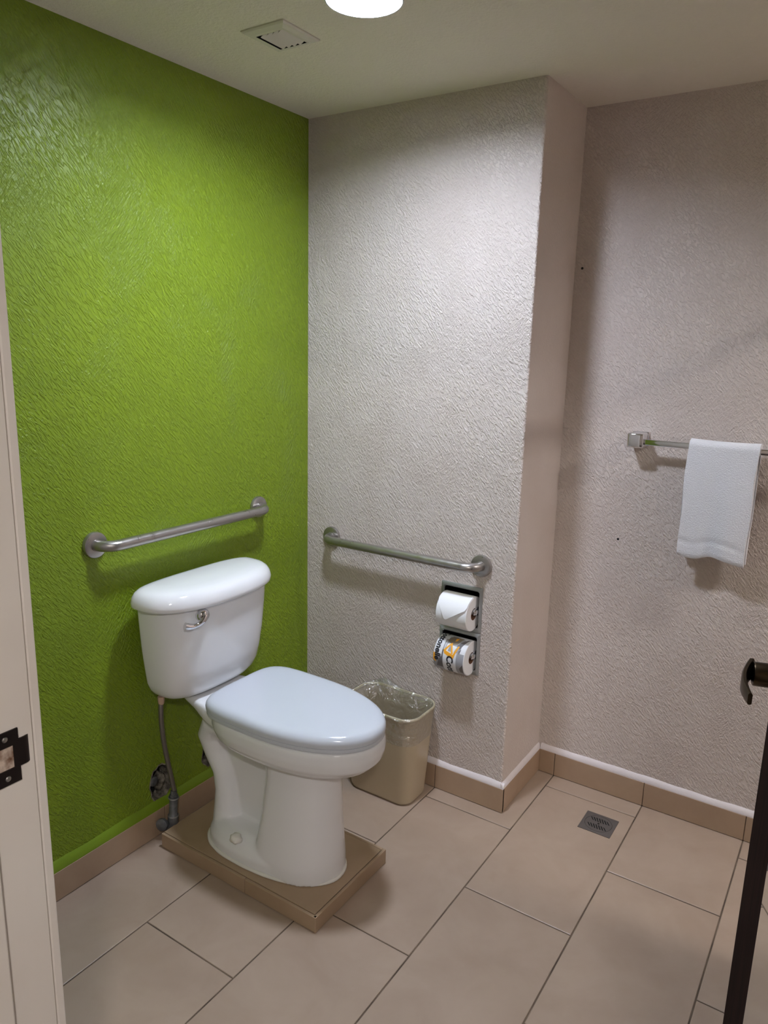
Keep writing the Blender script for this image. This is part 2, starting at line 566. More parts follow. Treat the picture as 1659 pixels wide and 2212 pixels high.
def skirting(name, label, p0, p1, joints, slope_mat, slope_h, slope_name):
    """p0->p1 run along the wall foot, wall on the left of the direction, joints are distances"""
    p0 = Vector((*p0, 0)); p1 = Vector((*p1, 0))
    d = (p1 - p0).normalized(); n = Vector((d.y, -d.x, 0))      # n points into the room
    L = (p1 - p0).length
    root = empty(name, p0, label, kind='structure')
    js = [0] + joints + [L]
    for a, b in zip(js[:-1], js[1:]):
        a2, b2 = a + (0.0012 if a > 0 else 0.0), b - (0.0012 if b < L else 0.0)
        bm = bmesh.new()
        q = [p0 + d * a2 + n * 0.001, p0 + d * b2 + n * 0.001, p0 + d * b2 + n * BT, p0 + d * a2 + n * BT]
        lo = [(v.x, v.y, 0.0015) for v in q]; hi = [(v.x, v.y, BH) for v in q]
        loft(bm, [lo, hi])
        bmesh.ops.bevel(bm, geom=bm.edges[:], offset=0.0012, segments=1, affect='EDGES')
        obj('tile', bm, M['tile_base'], root)
    # grout bed behind the joints
    bm = bmesh.new()
    e0, e1 = p0 + d * 0.003, p1 - d * 0.003
    q = [e0 + n * 0.0005, e1 + n * 0.0005, e1 + n * (BT - 0.0025), e0 + n * (BT - 0.0025)]
    loft(bm, [[(v.x, v.y, 0.0005) for v in q], [(v.x, v.y, BH - 0.001) for v in q]])
    obj('grout_bed', bm, M['grout'], root)
    # sloped sealed strip, uneven by hand
    bm = bmesh.new()
    rings = []
    N = max(6, int(L / 0.03))
    for i in range(N + 1):
        s = L * i / N
        w = noise.noise(Vector((s * 14, p0.x * 7, 1.3))) * 0.0022
        c = p0 + d * s
        pr = [(0.0003, BH), (BT - 0.0008, BH), (BT - 0.0005 + w * 0.3, BH + 0.003), (0.0045 + w * .5, BH + slope_h * 0.8 + w), (0.0003, BH + slope_h + w * 2)]
        rings.append([(c + n * u + Vector((0, 0, v))) for u, v in pr])
    loft(bm, rings)
    o = obj(slope_name, bm, slope_mat, root, smooth=True, angle=50)
    return root


skirting('baseboard_left', 'brown tile skirting at the foot of the green wall', (0, YF), (0, 0),
         [0.25, 0.52, 0.955, 1.285, 1.59], M['green_trim'], 0.030, 'painted_joint')
skirting('baseboard_back', 'brown tile skirting under the paper holders', (0.0, 0), (W + BT, 0), [0.28, 0.61],
         M['white_trim'], 0.019, 'painted_joint')
skirting('baseboard_corner', 'short brown tile skirting on the side of the wall corner', (W, -BT + 0.0010), (W, D), [], M['white_trim'], 0.019, 'painted_joint')
skirting('baseboard_right', 'brown tile skirting under the towel bar', (W + BT, D), (XR, D),
         [XA - W - BT + i * TW for i in range(7)], M['white_trim'], 0.021, 'painted_joint')

# ------------------------------------------------------------------ door frame and door
root = empty('trim_1', (DX0, YF, 0), 'cream painted door frame with a dark strike plate', kind='structure')
bm = bmesh.new()
bx(bm, DX0 - 0.03, DX0, YH - 0.001, YF - 0.0005, 0, DZ, 0.0015, 1)
obj('jamb', bm, M['jamb'], root)
obj('jamb', box(DX1, DX1 + 0.03, YH - 0.001, YF - 0.0005, 0, DZ, 0.0015, seg=1), M['jamb'], root)
obj('jamb', box(DX0 - 0.03, DX1 + 0.03, YH - 0.001, YF - 0.0005, DZ, DZ + 0.03, 0.0015, seg=1), M['jamb'], root)
STOP = YF - 0.062
obj('door_stop', box(DX0 - 0.001, DX0 + 0.011, STOP - 0.034, STOP, 0, DZ, 0.002), M['jamb'], root)
obj('door_stop', box(DX1 - 0.011, DX1 + 0.001, STOP - 0.034, STOP, 0, DZ, 0.002), M['jamb'], root)
obj('door_stop', box(DX0, DX1, STOP - 0.034, STOP, DZ - 0.011, DZ + 0.001, 0.002), M['jamb'], root)
obj('casing', box(DX0 - 0.075, DX0 - 0.002, YF + 0.0008, YF + 0.0135, 0, DZ + 0.06, 0.0025), M['jamb'], root)
obj('casing', box(DX1 + 0.002, DX1 + 0.05, YF + 0.0008, YF + 0.0135, 0, DZ + 0.06, 0.0025), M['jamb'], root)
obj('casing', box(DX0 - 0.002, DX1 + 0.002, YF + 0.0008, YF + 0.0135, DZ + 0.002, DZ + 0.06, 0.0025), M['jamb'], root)
# strike plate: body with a square mortise, and a lip curling round the far edge
SZ = 1.075
YS = YF - 0.015
bm = bmesh.new()
y0, y1 = YS - 0.040, YS - 0.006
zc = SZ
planar(bm, [(y0, zc - 0.035), (y1, zc - 0.035), (y1, zc - 0.016), (YS + 0.001, zc - 0.016), (YS + 0.001, zc + 0.020), (y1, zc + 0.020), (y1, zc + 0.035), (y0, zc + 0.035)],
       [[(YS - 0.034, zc - 0.015), (YS - 0.013, zc - 0.015), (YS - 0.013, zc + 0.015), (YS - 0.034, zc + 0.015)]],
       lambda u, v: (DX0 + 0.0026, u, v))
r = bmesh.ops.extrude_face_region(bm, geom=bm.faces[:])
for v in [g for g in r['geom'] if isinstance(g, bmesh.types.BMVert)]:
    v.co.x -= 0.002
rings = []
for a in [i * PI / 2 / 6 for i in range(7)]:
    cy = YS + 0.001 + 0.010 * math.sin(a); cx = DX0 + 0.0026 - 0.010 * (1 - math.cos(a))
    ux, uy = -math.cos(a) * 0.002, -math.sin(a) * 0.002
    rings.append([(cx, cy, zc - 0.016), (cx, cy, zc + 0.020), (cx + ux, cy + uy, zc + 0.020), (cx + ux, cy + uy, zc - 0.016)])
loft(bm, rings)
sp = obj('strike_plate', bm, M['strike'], root, smooth=True, angle=40)
sp['label'] = 'dark bronze strike plate with a square latch opening'
obj('mortise', box(DX0 - 0.0, DX0 + 0.0008, YS - 0.034, YS - 0.013, zc - 0.015, zc + 0.015), M['strike_wear'], root)
for s in (-1, 1):
    bm = bmesh.new()
    lathe(bm, [(0, 0.0), (0.004, 0.0), (0.003, 0.0012), (0, 0.0014)], (DX0 + 0.0027, YS - 0.023, zc + s * 0.026), (1, 0, 0), 12)
    obj('screw', bm, M['steel'], root, smooth=True)

ang = math.radians(15)
Lx, Ly = 1.686, -0.77
door = empty('door_1', (Lx + 0.942 * math.sin(ang), Ly - 0.942 * math.cos(ang), 0), 'dark brown door standing open with a bronze lever and a mirror', kind='structure', rz=ang)
# local frame: +y runs from hinge to leading edge, -x is the face seen
LW = 0.942
bm = box(0.0, 0.038, 0.0, LW, 0.012, 2.03, 0.0025)
obj('leaf', bm, M['door'], door, world_coords=False)
obj('mirror_panel', box(-0.0035, -0.0002, 0.14, LW - 0.168, 0.20, 1.75, 0.001, seg=1), M['mirror'], door, world_coords=False)
hz, hy = 1.050, LW - 0.065
lev = obj('lever_handle', lathe(bmesh.new(), [(0, 0), (0.027, 0), (0.027, 0.005), (0.024, 0.008), (0.0, 0.008)], (-0.0002, hy, hz), (-1, 0, 0), 28), M['bronze'], door, smooth=True, angle=40, world_coords=False)
bm = bmesh.new()
lathe(bm, [(0, 0.006), (0.0205, 0.006), (0.0205, 0.044), (0.0195, 0.046), (0, 0.046)], (0, hy, hz), (-1, 0, 0), 24)
obj('neck', bm, M['bronze'], lev, smooth=True, angle=40, world_coords=False)
bm = bmesh.new()
rings = []
for i in range(15):
    t = i / 14
    y = hy + 0.019 - t * 0.120
    off = -0.047 - 0.020 * t - 0.009 * math.sin(t * PI) + 0.004 * t * t
    hh = 0.0195 * (1 - 0.5 * t)
    th = 0.0055 - 0.0022 * t
    zz = hz - 0.003 * t
    rings.append([(off + th * cx, y, zz + hh * cz) for cx, cz in ((-1, -.75), (-1, .75), (-.5, 1), (.5, 1), (1, .75), (1, -.75), (.5, -1), (-.5, -1))])
loft(bm, rings)
obj('lever', bm, M['bronze'], lev, smooth=True, angle=50, world_coords=False)
for s in (0.25, 1.0, 1.75):
    bm = bmesh.new(); lathe(bm, [(0, 0), (0.006, 0), (0.006, 0.09), (0, 0.09)], (0.019, -0.0055, s), (0, 0, 1), 10)
    obj('hinge', bm, M['bronze'], door, world_coords=False)

# ------------------------------------------------------------------ ceiling light, vent, lamps outside the frame
def disc_light(loc, m, label, name='ceiling_light', rec=0.033):
    x, y = loc
    root = empty(name, (x, y, H), label, 'ceiling light')
    bm = bmesh.new()
    n = 64
    ring = lambda r, z: [(x + r * math.cos(2 * PI * k / n), y + r * math.sin(2 * PI * k / n), H + z) for k in range(n)]
    loft(bm, [ring(0.0895, -0.0004), ring(0.0890, -0.0022), ring(0.0862, -0.0018), ring(0.0855, 0.004), ring(0.0850, rec + 0.004), ring(0.0862, rec + 0.004), ring(0.0862, -0.0004)], False, False)
    obj('trim_ring', bm, M['baffle'], root, smooth=True, angle=40)
    bm = bmesh.new()
    lathe(bm, [(0, 0), (0.080, 0), (0.0848, 0.002), (0.0848, 0.005), (0, 0.005)], (x, y, H + rec - 0.002), (0, 0, 1), 64)
    obj('lens', bm, m, root, smooth=True, angle=40)
    return root


disc_light((0.681, -0.638), M['lamp_main'], 'round white flush ceiling light, switched on, beside the vent')
disc_light((2.70, -0.14), M['lamp_nook'], 'round ceiling light beyond the partition, out of the picture', rec=0.042)
disc_light((2.30, -2.75), M['lamp_hall'], 'round hall ceiling light behind the viewer', rec=-0.006)

vx0, vx1, vy0, vy1 = 0.317, 0.457, -0.656, -0.514
root = empty('ceiling_vent', ((vx0 + vx1) / 2, (vy0 + vy1) / 2, H), 'small square louvred vent painted like the ceiling', 'vent')
gx0, gx1, gy0, gy1 = 0.341, 0.430, -0.626, -0.528
bm = bmesh.new()
rings = []
for off, z in ((0, -0.0004), (0, -0.003), (0.004, -0.006), (0.020, -0.009)):
    rings.append([(vx0 + off, vy0 + off, H + z), (vx1 - off, vy0 + off, H + z), (vx1 - off, vy1 - off, H + z), (vx0 + off, vy1 - off, H + z)])
rings.append([(gx0, gy0, H - 0.009), (gx1, gy0, H - 0.009), (gx1, gy1, H - 0.009), (gx0, gy1, H - 0.009)])
rings.append([(gx0, gy0, H - 0.0006), (gx1, gy0, H - 0.0006), (gx1, gy1, H - 0.0006), (gx0, gy1, H - 0.0006)])
shade_well = rings[-2:]
loft(bm, rings[:-1], cap0=False, cap1=False)
obj('frame', bm, M['vent'], root)
obj('shade_well', loft(bmesh.new(), shade_well, False, False), M['black'], root)  # inner frame sides coloured black, standing in for shade between the slats
obj('opening', box(gx0, gx1, gy0, gy1, H - 0.0012, H - 0.0004), M['black'], root)
for i in range(4):
    xc = gx0 + 0.0240 + i * 0.0190
    bm = bmesh.new()
    pr = [(-0.0085, -0.0130), (-0.0077, -0.0116), (0.0052, -0.0045), (0.0060, -0.0058)]
    loft(bm, [[(xc + u, gy0 + 0.0008, H + v) for u, v in pr], [(xc + u, gy1 - 0.0120, H + v) for u, v in pr]])
    obj('slat', bm, M['vent'], root)

# curtain rod across the opening beside the towel wall (out of the frame, throws a band of shade)
root = empty('curtain_rod', (2.04, 0.06, 1.98), 'chrome curtain rod between partition and towel wall, out of the picture', 'rod')
obj('tube', tube(bmesh.new(), [(2.04, -0.196, 1.98), (2.04, D - 0.008, 1.98)], 0.0127, 16), M['chrome'], root, smooth=True, angle=40)
for y, s in ((-0.2035, 1), (D - 0.0005, -1)):
    obj('flange', lathe(bmesh.new(), [(0, 0), (0.03, 0), (0.028, 0.008), (0.0, 0.010)], (2.04, y, 1.98), (0, s, 0), 20), M['chrome'], root, smooth=True, angle=40)

# ------------------------------------------------------------------ tiled plinth under the toilet
ZP = 0.050
PX0, PX1, PY0, PY1 = 0.066, 0.690, -0.807, -0.457
root = empty('toilet_plinth', ((PX0 + PX1) / 2, (PY0 + PY1) / 2, 0), 'low brown tiled plinth carrying the toilet', 'plinth')
obj('core', box(PX0 + 0.004, PX1 - 0.004, PY0 + 0.004, PY1 - 0.004, 0.0005, ZP - 0.003), M['grout'], root)


def ptile(a):
    obj('tile', box(*a, 0.0011, seg=1), M['tile_plinth'], root)


xs = 0.425
t_ = 0.009
zs = ZP - 0.0004
ptile((PX0, xs - 0.001, PY0, PY0 + t_, 0.002, zs))
ptile((xs + 0.001, PX1 - 0.0012, PY0, PY0 + t_, 0.002, zs))
ptile((PX1 - t_, PX1, PY0 + 0.0012, PY1, 0.002, zs))
ptile((PX0, PX1 - t_ - 0.001, PY1 - t_, PY1, 0.002, zs))
ptile((PX0, PX1 - t_ - 0.0024, PY0 + t_ + 0.0020, PY1 - t_ - 0.0015, ZP - 0.007, ZP))

# ------------------------------------------------------------------ toilet
YC = -0.640


def egg(xb, xt, hw, z, n=56, back=3.2, xm=None, yc=YC, fe=2.15):
    """plan outline: blunt back at xb, rounded tip at xt"""
    if xm is None:
        xm = xb + (xt - xb) * 0.40
    out = []
    for i in range(n):
        a = 2 * PI * i / n
        c, s = math.cos(a), math.sin(a)
        if c >= 0:
            x = xm + (xt - xm) * abs(c) ** (2 / fe)
            y = hw * math.copysign(abs(s) ** (2 / fe), s)
        else:
            x = xm - (xm - xb) * abs(c) ** (2 / back)
            y = hw * math.copysign(abs(s) ** (2 / back), s)
        out.append((x, yc + y, z))
    return out


toilet = empty('toilet', (0.40, YC, ZP), 'white two-piece toilet with closed lid on a tiled plinth', 'toilet')
# bowl body: overlapping lofts fused by a voxel remesh
bm = bmesh.new()
HW = 0.176
loft(bm, [egg(0.245, 0.766, HW - 0.004, 0.520), egg(0.242, 0.771, HW, 0.510), egg(0.242, 0.772, HW + 0.001, 0.484),
          egg(0.25, 0.765, HW - 0.006, 0.458), egg(0.27, 0.742, HW - 0.024, 0.435), egg(0.29, 0.707, HW - 0.052, 0.418), egg(0.31, 0.66, 0.090, 0.404),
          egg(0.33, 0.62, 0.07, 0.37)])
# front pedestal column
loft(bm, [egg(0.385, 0.644, 0.119, 0.050, back=4.0), egg(0.388, 0.642, 0.117, 0.10, back=4.0), egg(0.405, 0.634, 0.102, 0.22, back=4.0),
          egg(0.418, 0.632, 0.093, 0.34, back=4.0), egg(0.418, 0.64, 0.095, 0.42, back=4.0)])
# foot
loft(bm, [egg(0.170, 0.644, 0.130, 0.050, xm=0.36, back=2.6), egg(0.171, 0.643, 0.129, 0.082, xm=0.36, back=2.6),
          egg(0.182, 0.60, 0.115, 0.105, xm=0.36, back=2.6), egg(0.20, 0.55, 0.085, 0.125, xm=0.36, back=2.6)])
# web between column and trap
bx(bm, 0.20, 0.44, YC - 0.026, YC + 0.026, 0.08, 0.43)
# trapway
path = [((0.335, 0.440), 0.055), ((0.250, 0.438), 0.058), ((0.180, 0.414), 0.059), ((0.158, 0.366), 0.055), ((0.174, 0.314), 0.048),
        ((0.206, 0.258), 0.046), ((0.220, 0.20), 0.049), ((0.223, 0.14), 0.055), ((0.232, 0.09), 0.066)]
bm2 = bmesh.new()
tube(bm2, [(p[0][0], 0, p[0][1]) for p in path], [p[1] for p in path], 24)
for v in bm2.verts:
    v.co.y = YC + v.co.y * 1.32
me_t = bpy.data.meshes.new('tmp'); bm2.to_mesh(me_t); bm2.free()
bm.from_mesh(me_t); bpy.data.meshes.remove(me_t)
# shelf that carries the tank
def shelf(x, hw, z0, z1):
    r = 0.012
    return [(x, YC - hw, z0), (x, YC - hw * 0.5, z0 - 0.006), (x, YC + hw * 0.5, z0 - 0.006), (x, YC + hw, z0), (x, YC + hw + 0.004, (z0 + z1) / 2), (x, YC + hw, z1 - r * .3),
            (x, YC + hw - r, z1), (x, YC - hw + r, z1), (x, YC - hw, z1 - r * .3), (x, YC - hw - 0.004, (z0 + z1) / 2)]
loft(bm, [shelf(0.050, 0.088, 0.505, 0.520), shelf(0.11, 0.094, 0.498, 0.520), shelf(0.17, 0.108, 0.488, 0.520), shelf(0.23, 0.124, 0.470, 0.520), shelf(0.31, 0.132, 0.455, 0.519)])
bowl = obj('bowl', bm, M['porcelain'], toilet, smooth=True)
rm = bowl.modifiers.new('fuse', 'REMESH'); rm.mode = 'VOXEL'; rm.voxel_size = 0.0045; rm.use_smooth_shade = True
sm = bowl.modifiers.new('soften', 'SMOOTH'); sm.factor = 0.5; sm.iterations = 7

# sealant bead round the foot
bm = bmesh.new()
o_ = egg(0.168, 0.646, 0.132, ZP + 0.003, n=72, xm=0.36, back=2.6)
rings = []
for i in range(73):
    p = Vector(o_[i % 72]); a = Vector(o_[(i - 1) % 72]); b = Vector(o_[(i + 1) % 72])
    t = (b - a).normalized(); nn = Vector((t.y, -t.x, 0))
    r = 0.0060 * (1 + 0.35 * noise.noise(Vector((p.x * 40, p.y * 40, 0))))
    rings.append([p + nn * r * math.cos(q) + Vector((0, 0, max(r * math.sin(q), -0.0028))) for q in [2 * PI * k / 8 for k in range(8)]])
loft(bm, rings, False, False)
obj('sealant_bead', bm, M['sealant'], toilet, smooth=True)
# bolt caps: dabs of sealant over the floor bolts
for s in (-1, 1):
    bm = bmesh.new()
    bmesh.ops.create_icosphere(bm, subdivisions=3, radius=1.0)
    for v in bm.verts:
        k = 1 + 0.25 * noise.noise(v.co * 1.7 + Vector((s, 3, 0)))
        v.co = Vector((0.345 + v.co.x * 0.020 * k, YC + s * 0.118 + v.co.y * 0.018 * k, 0.122 + v.co.z * 0.015 * k))
    obj('bolt_cap', bm, M['sealant'], toilet, smooth=True)['label'] = 'white lump covering a floor bolt'

# seat ring and lid
LB, LT, LHW = 0.240, 0.772, 0.175


def lidring(z, ins, back=5.0):
    return egg(LB + ins, LT - ins, LHW - ins, z, n=72, back=back, xm=LB + 0.215, fe=2.12)


bm = bmesh.new()
loft(bm, [lidring(0.5215, 0.006), lidring(0.5228, 0.0025), lidring(0.5328, 0.0020), lidring(0.5340, 0.004)])
obj('seat', bm, M['seat'], toilet, smooth=True, angle=50)
bm = bmesh.new()
loft(bm, [lidring(0.5346, 0.004), lidring(0.5356, 0.0008), lidring(0.5450, 0.0), lidring(0.5535, 0.0015), lidring(0.5605, 0.0055), lidring(0.5655, 0.012),
          lidring(0.5685, 0.022), lidring(0.570, 0.042), lidring(0.571, 0.09)])
obj('seat_lid', bm, M['seat'], toilet, smooth=True, angle=60)
for s in (-1, 1):
    bm = bmesh.new()
    bx(bm, 0.222, 0.258, YC + s * 0.075 - 0.022, YC + s * 0.075 + 0.022, 0.5225, 0.540, 0.006, 3)
    obj('hinge', bm, M['seat'], toilet, smooth=True, angle=60)


# tank: bowed front, tapering to a rounded bottom
def tank_ring(z, hw, xf, xb=0.040, n=72):
    xm = 0.085
    out = []
    for i in range(n):
        a = 2 * PI * i / n
        c, s_ = math.cos(a), math.sin(a)
        e = 2.8 if c >= 0 else 4.5
        x = xm + ((xf + 0.022 - xm) if c >= 0 else (xm - xb)) * math.copysign(abs(c) ** (2 / e), c)
        out.append((x, YC + 0.006 + (hw + 0.011) * math.copysign(abs(s_) ** (2 / e), s_), z))
    return out


bm = bmesh.new()
loft(bm, [tank_ring(0.521, 0.140, 0.130), tank_ring(0.524, 0.154, 0.146), tank_ring(0.532, 0.165, 0.158), tank_ring(0.548, 0.177, 0.170),
          tank_ring(0.572, 0.187, 0.180), tank_ring(0.615, 0.193, 0.190), tank_ring(0.68, 0.201, 0.199), tank_ring(0.76, 0.207, 0.206), tank_ring(0.832, 0.211, 0.210)])
obj('tank', bm, M['porcelain'], toilet, smooth=True, angle=50)
bm = bmesh.new()
def lr(z, ins, n=72):
    xm, xf, xb, hw = 0.105, 0.252 - ins, 0.026 + ins * 0.7, 0.248 - ins
    out = []
    for i in range(n):
        a = 2 * PI * i / n
        c, s_ = math.cos(a), math.sin(a)
        e = 2.4 if c >= 0 else 3.2
        x = xm + ((xf - xm) if c >= 0 else (xm - xb)) * math.copysign(abs(c) ** (2 / e), c)
        out.append((x, YC + 0.001 + hw * math.copysign(abs(s_) ** (2 / e), s_), z))
    return out
loft(bm, [lr(0.828, 0.010), lr(0.827, 0.004), lr(0.831, 0.0005), lr(0.842, 0.0), lr(0.856, 0.004), lr(0.868, 0.012), lr(0.876, 0.024), lr(0.880, 0.04), lr(0.883, 0.065)])
obj('tank_lid', bm, M['porcelain'], toilet, smooth=True, angle=60)
# flush lever
bm = bmesh.new()
lathe(bm, [(0, -0.004), (0.020, -0.004), (0.021, 0.006), (0.019, 0.014), (0.012, 0.020), (0, 0.022)], (0.219, -0.752, 0.803), (1, -0.18, 0), 24)
fl = obj('flush_lever', bm, M['chrome'], toilet, smooth=True)
bm = bmesh.new()
pts = bez((0.230, -0.752, 0.800), (0.240, -0.770, 0.783), (0.234, -0.794, 0.776), (0.222, -0.818, 0.788), 14)
tube(bm, pts, [0.0130 - 0.0060 * min(1, i / 6) + (0.0040 * max(0, (i - 9) / 5)) for i in range(15)], 14)
obj('handle', bm, M['chrome'], fl, smooth=True, angle=60)

# ------------------------------------------------------------------ water supply
root = empty('water_supply', (0.05, -0.755, 0.0), 'braided supply hose and grey stop valve under the tank', 'supply hose')
pts = bez((0.085, -0.801, 0.518), (0.085, -0.812, 0.41), (0.052, -0.765, 0.31), (0.052, -0.738, 0.160), 22)
obj('hose', tube(bmesh.new(), pts, 0.0075, 12), M['hose'], root, smooth=True, angle=60)
bm = bmesh.new()
lathe(bm, [(0, 0), (0.010, 0), (0.0105, 0.010), (0.009, 0.022), (0.0078, 0.025), (0, 0.025)], (0.085, -0.801, 0.5245), (0, 0, -1), 8)
obj('coupling_nut', bm, M['copper'], root)
bm = bmesh.new()
lathe(bm, [(0, 0), (0.010, 0), (0.0105, 0.012), (0.013, 0.013), (0.013, 0.022), (0, 0.022)], (0.052, -0.740, 0.162), (0.0, -0.06, -1), 8)
obj('lower_nut', bm, M['galv'], root)
bm = bmesh.new()
lathe(bm, [(0, 0), (0.0155, 0), (0.016, 0.006), (0.0135, 0.008), (0.0135, 0.060), (0.0165, 0.063), (0.017, 0.072), (0.017, 0.098), (0.012, 0.105), (0, 0.106)], (0.052, -0.741, 0.141), (0.0, -0.08, -1), 20)
obj('pipe', bm, M['galv'], root, smooth=True, angle=45)
for zz, yy in ((0.139, -0.7415), (0.077, -0.746)):
    bm = bmesh.new()
    lathe(bm, [(0.013, 0), (0.0172, 0), (0.0172, 0.004), (0.013, 0.004)], (0.052, yy, zz), (0.0, -0.08, -1), 20)
    obj('ring', bm, M['dull_chrome'], root, smooth=True, angle=45)
bm = bmesh.new()
tube(bm, bez((0.052, -0.750, 0.050), (0.05, -0.756, 0.035), (0.03, -0.765, 0.036), (-0.03, -0.766, 0.040), 10), 0.0155, 16)
obj('elbow', bm, M['galv'], root, smooth=True, angle=45)
bm = bmesh.new()
lathe(bm, [(0, 0), (0.019, 0), (0.020, 0.004), (0.020, 0.012), (0.016, 0.014), (0, 0.014)], (0.036, -0.774, 0.054), (0.35, -1, 0.15), 14)
obj('valve_knob', bm, M['galv'], root, smooth=True, angle=45)
bm = bmesh.new(); tube(bm, [(0.038, -0.757, 0.045), (0.036, -0.776, 0.054)], 0.008, 10)
obj('valve_stem', bm, M['galv'], root)

# ------------------------------------------------------------------ grab bars
def grab_bar(a, b, n, label):
    """a,b on the wall; n into the room"""
    a, b, n = Vector(a), Vector(b), Vector(n)
    d = (b - a).normalized(); SO = 0.058; RB = 0.045
    root = empty('grab_bar', (a + b) / 2, label, 'grab bar', 'steel grab bars')
    pts = [a + n * 0.004, a + n * (SO - RB)]
    pts += [a + n * (SO - RB + RB * math.sin(t)) + d * (RB - RB * math.cos(t)) for t in [i * PI / 2 / 8 for i in range(1, 9)]]
    pts += [b + n * (SO - RB + RB * math.cos(t)) - d * (RB - RB * math.sin(t)) for t in [i * PI / 2 / 8 for i in range(0, 9)]]
    pts += [b + n * 0.004]
    obj('tube', tube(bmesh.new(), pts, 0.0158, 20), M['steel'], root, smooth=True, angle=50)
    for p in (a, b):
        obj('flange', lathe(bmesh.new(), [(0, 0.0003), (0.0375, 0.0003), (0.0378, 0.005), (0.036, 0.0105), (0.031, 0.0125), (0.017, 0.0125), (0.0165, 0.016), (0, 0.016)], p, n, 36),
            M['steel'], root, smooth=True, angle=40)
    return root


grab_bar((0, -0.939, 1.015), (0, -0.278, 1.015), (1, 0, 0), 'brushed steel grab bar on the green wall above the tank')
grab_bar((0.121, 0, 0.872), (0.747, 0, 0.872), (0, -1, 0), 'brushed steel grab bar on the beige wall above the paper rolls')

# ------------------------------------------------------------------ paper holders and rolls
RL0, RL1, RR = 0.621, 0.736, 0.0590


def paper_holder(pk, z0, z1, label):
    a, b, c, d = pk
    root = empty('paper_holder', ((a + b) / 2, 0, z0), label, 'paper holder', 'recessed steel paper holders')
    bm = bmesh.new()
    def rect(x0, x1, zz0, zz1, y, r):
        out = []
        for cx, cz, a0 in ((x1 - r, zz1 - r, 0), (x0 + r, zz1 - r, PI / 2), (x0 + r, zz0 + r, PI), (x1 - r, zz0 + r, 1.5 * PI)):
            for k in range(4):
                t = a0 + k * PI / 6
                out.append((cx + r * math.cos(t), y, cz + r * math.sin(t)))
        return out
    loft(bm, [rect(HX0, HX1, z0, z1, -0.0003, 0.003), rect(HX0, HX1, z0, z1, -0.003, 0.003), rect(HX0 + 0.004, HX1 - 0.004, z0 + 0.004, z1 - 0.004, -0.006, 0.003),
              rect(HX0 + 0.010, HX1 - 0.010, z0 + 0.012, z1 - 0.012, -0.007, 0.008), rect(a + 0.003, b - 0.003, c + 0.003, d - 0.003, -0.002, 0.008)], False, False)
    obj('frame', bm, M['dull_chrome'], root, smooth=True, angle=30)
    bm = bmesh.new()
    loft(bm, [rect(a + 0.003, b - 0.003, c + 0.003, d - 0.003, -0.002, 0.008), rect(a + 0.003, b - 0.003, c + 0.003, d - 0.003, 0.05, 0.02), rect(a + 0.02, b - 0.02, c + 0.02, d - 0.02, 0.062, 0.02)], False, True)
    obj('pocket', bm, M['dark_steel'], root, smooth=True, angle=40)
    zc = (z0 + z1) / 2 - 0.001
    yr = -0.020
    for x, s in ((a + 0.0065, 1), (b - 0.0065, -1)):
        bm = bmesh.new()
        rings = []
        for y, hh in ((0.02, 0.018), (0.0, 0.016), (-0.012, 0.0125), (yr - 0.010, 0.009)):
            rings.append([(x - s * 0.0015, y, zc - hh), (x + s * 0.0015, y, zc - hh), (x + s * 0.0015, y, zc + hh), (x - s * 0.0015, y, zc + hh)])
        loft(bm, rings)
        lathe(bm, [(0, -0.004), (0.0085, -0.004), (0.0105, 0), (0.0085, 0.006), (0, 0.007)], (x, yr, zc), (-s, 0, 0), 16)
        obj('arm', bm, M['chrome'], root, smooth=True, angle=40)
    bm = bmesh.new()
    lathe(bm, [(0, 0), (0.007, 0), (0.0115, 0.012), (0.0115, b - a - 0.026), (0.007, b - a - 0.014), (0, b - a - 0.014)], (a + 0.007, yr, zc), (1, 0, 0), 20)
    obj('spindle', bm, M['dull_chrome'], root, smooth=True, angle=40)
    return yr, zc


Z1 = (0.6325, 0.7935)
Z2 = (0.478, 0.6315)
yr1, zr1 = paper_holder(POCK[0], *Z1, 'upper of the two recessed chrome paper holders')
yr2, zr2 = paper_holder(POCK[1], *Z2, 'lower of the two recessed chrome paper holders')
CORE = 0.0205


def roll(name, yr, zc, x0, x1, R, label, outer):
    dz = -(CORE - 0.0118)                    # hangs on the spindle
    zc = zc + dz
    root = empty(name, ((x0 + x1) / 2, yr, zc), label, 'toilet roll', 'toilet rolls')
    bm = bmesh.new()
    n = 56
    def ring(x, r):
        return [(x, yr + r * math.cos(2 * PI * k / n), zc + r * math.sin(2 * PI * k / n)) for k in range(n)]
    loft(bm, [ring(x0, CORE), ring(x0, R - 0.002), ring(x0 + 0.002, R), ring(x1 - 0.002, R), ring(x1, R - 0.002), ring(x1, CORE)], False, False)
    body = obj('paper', bm, outer, root, smooth=True, angle=40)
    bm = bmesh.new()
    loft(bm, [ring(x0, CORE), ring(x1, CORE), ring(x1, CORE - 0.0012), ring(x0, CORE - 0.0012), ring(x0, CORE)], False, False)
    obj('core', bm, M['card'], root, smooth=True, angle=40)
    return root, body, zc


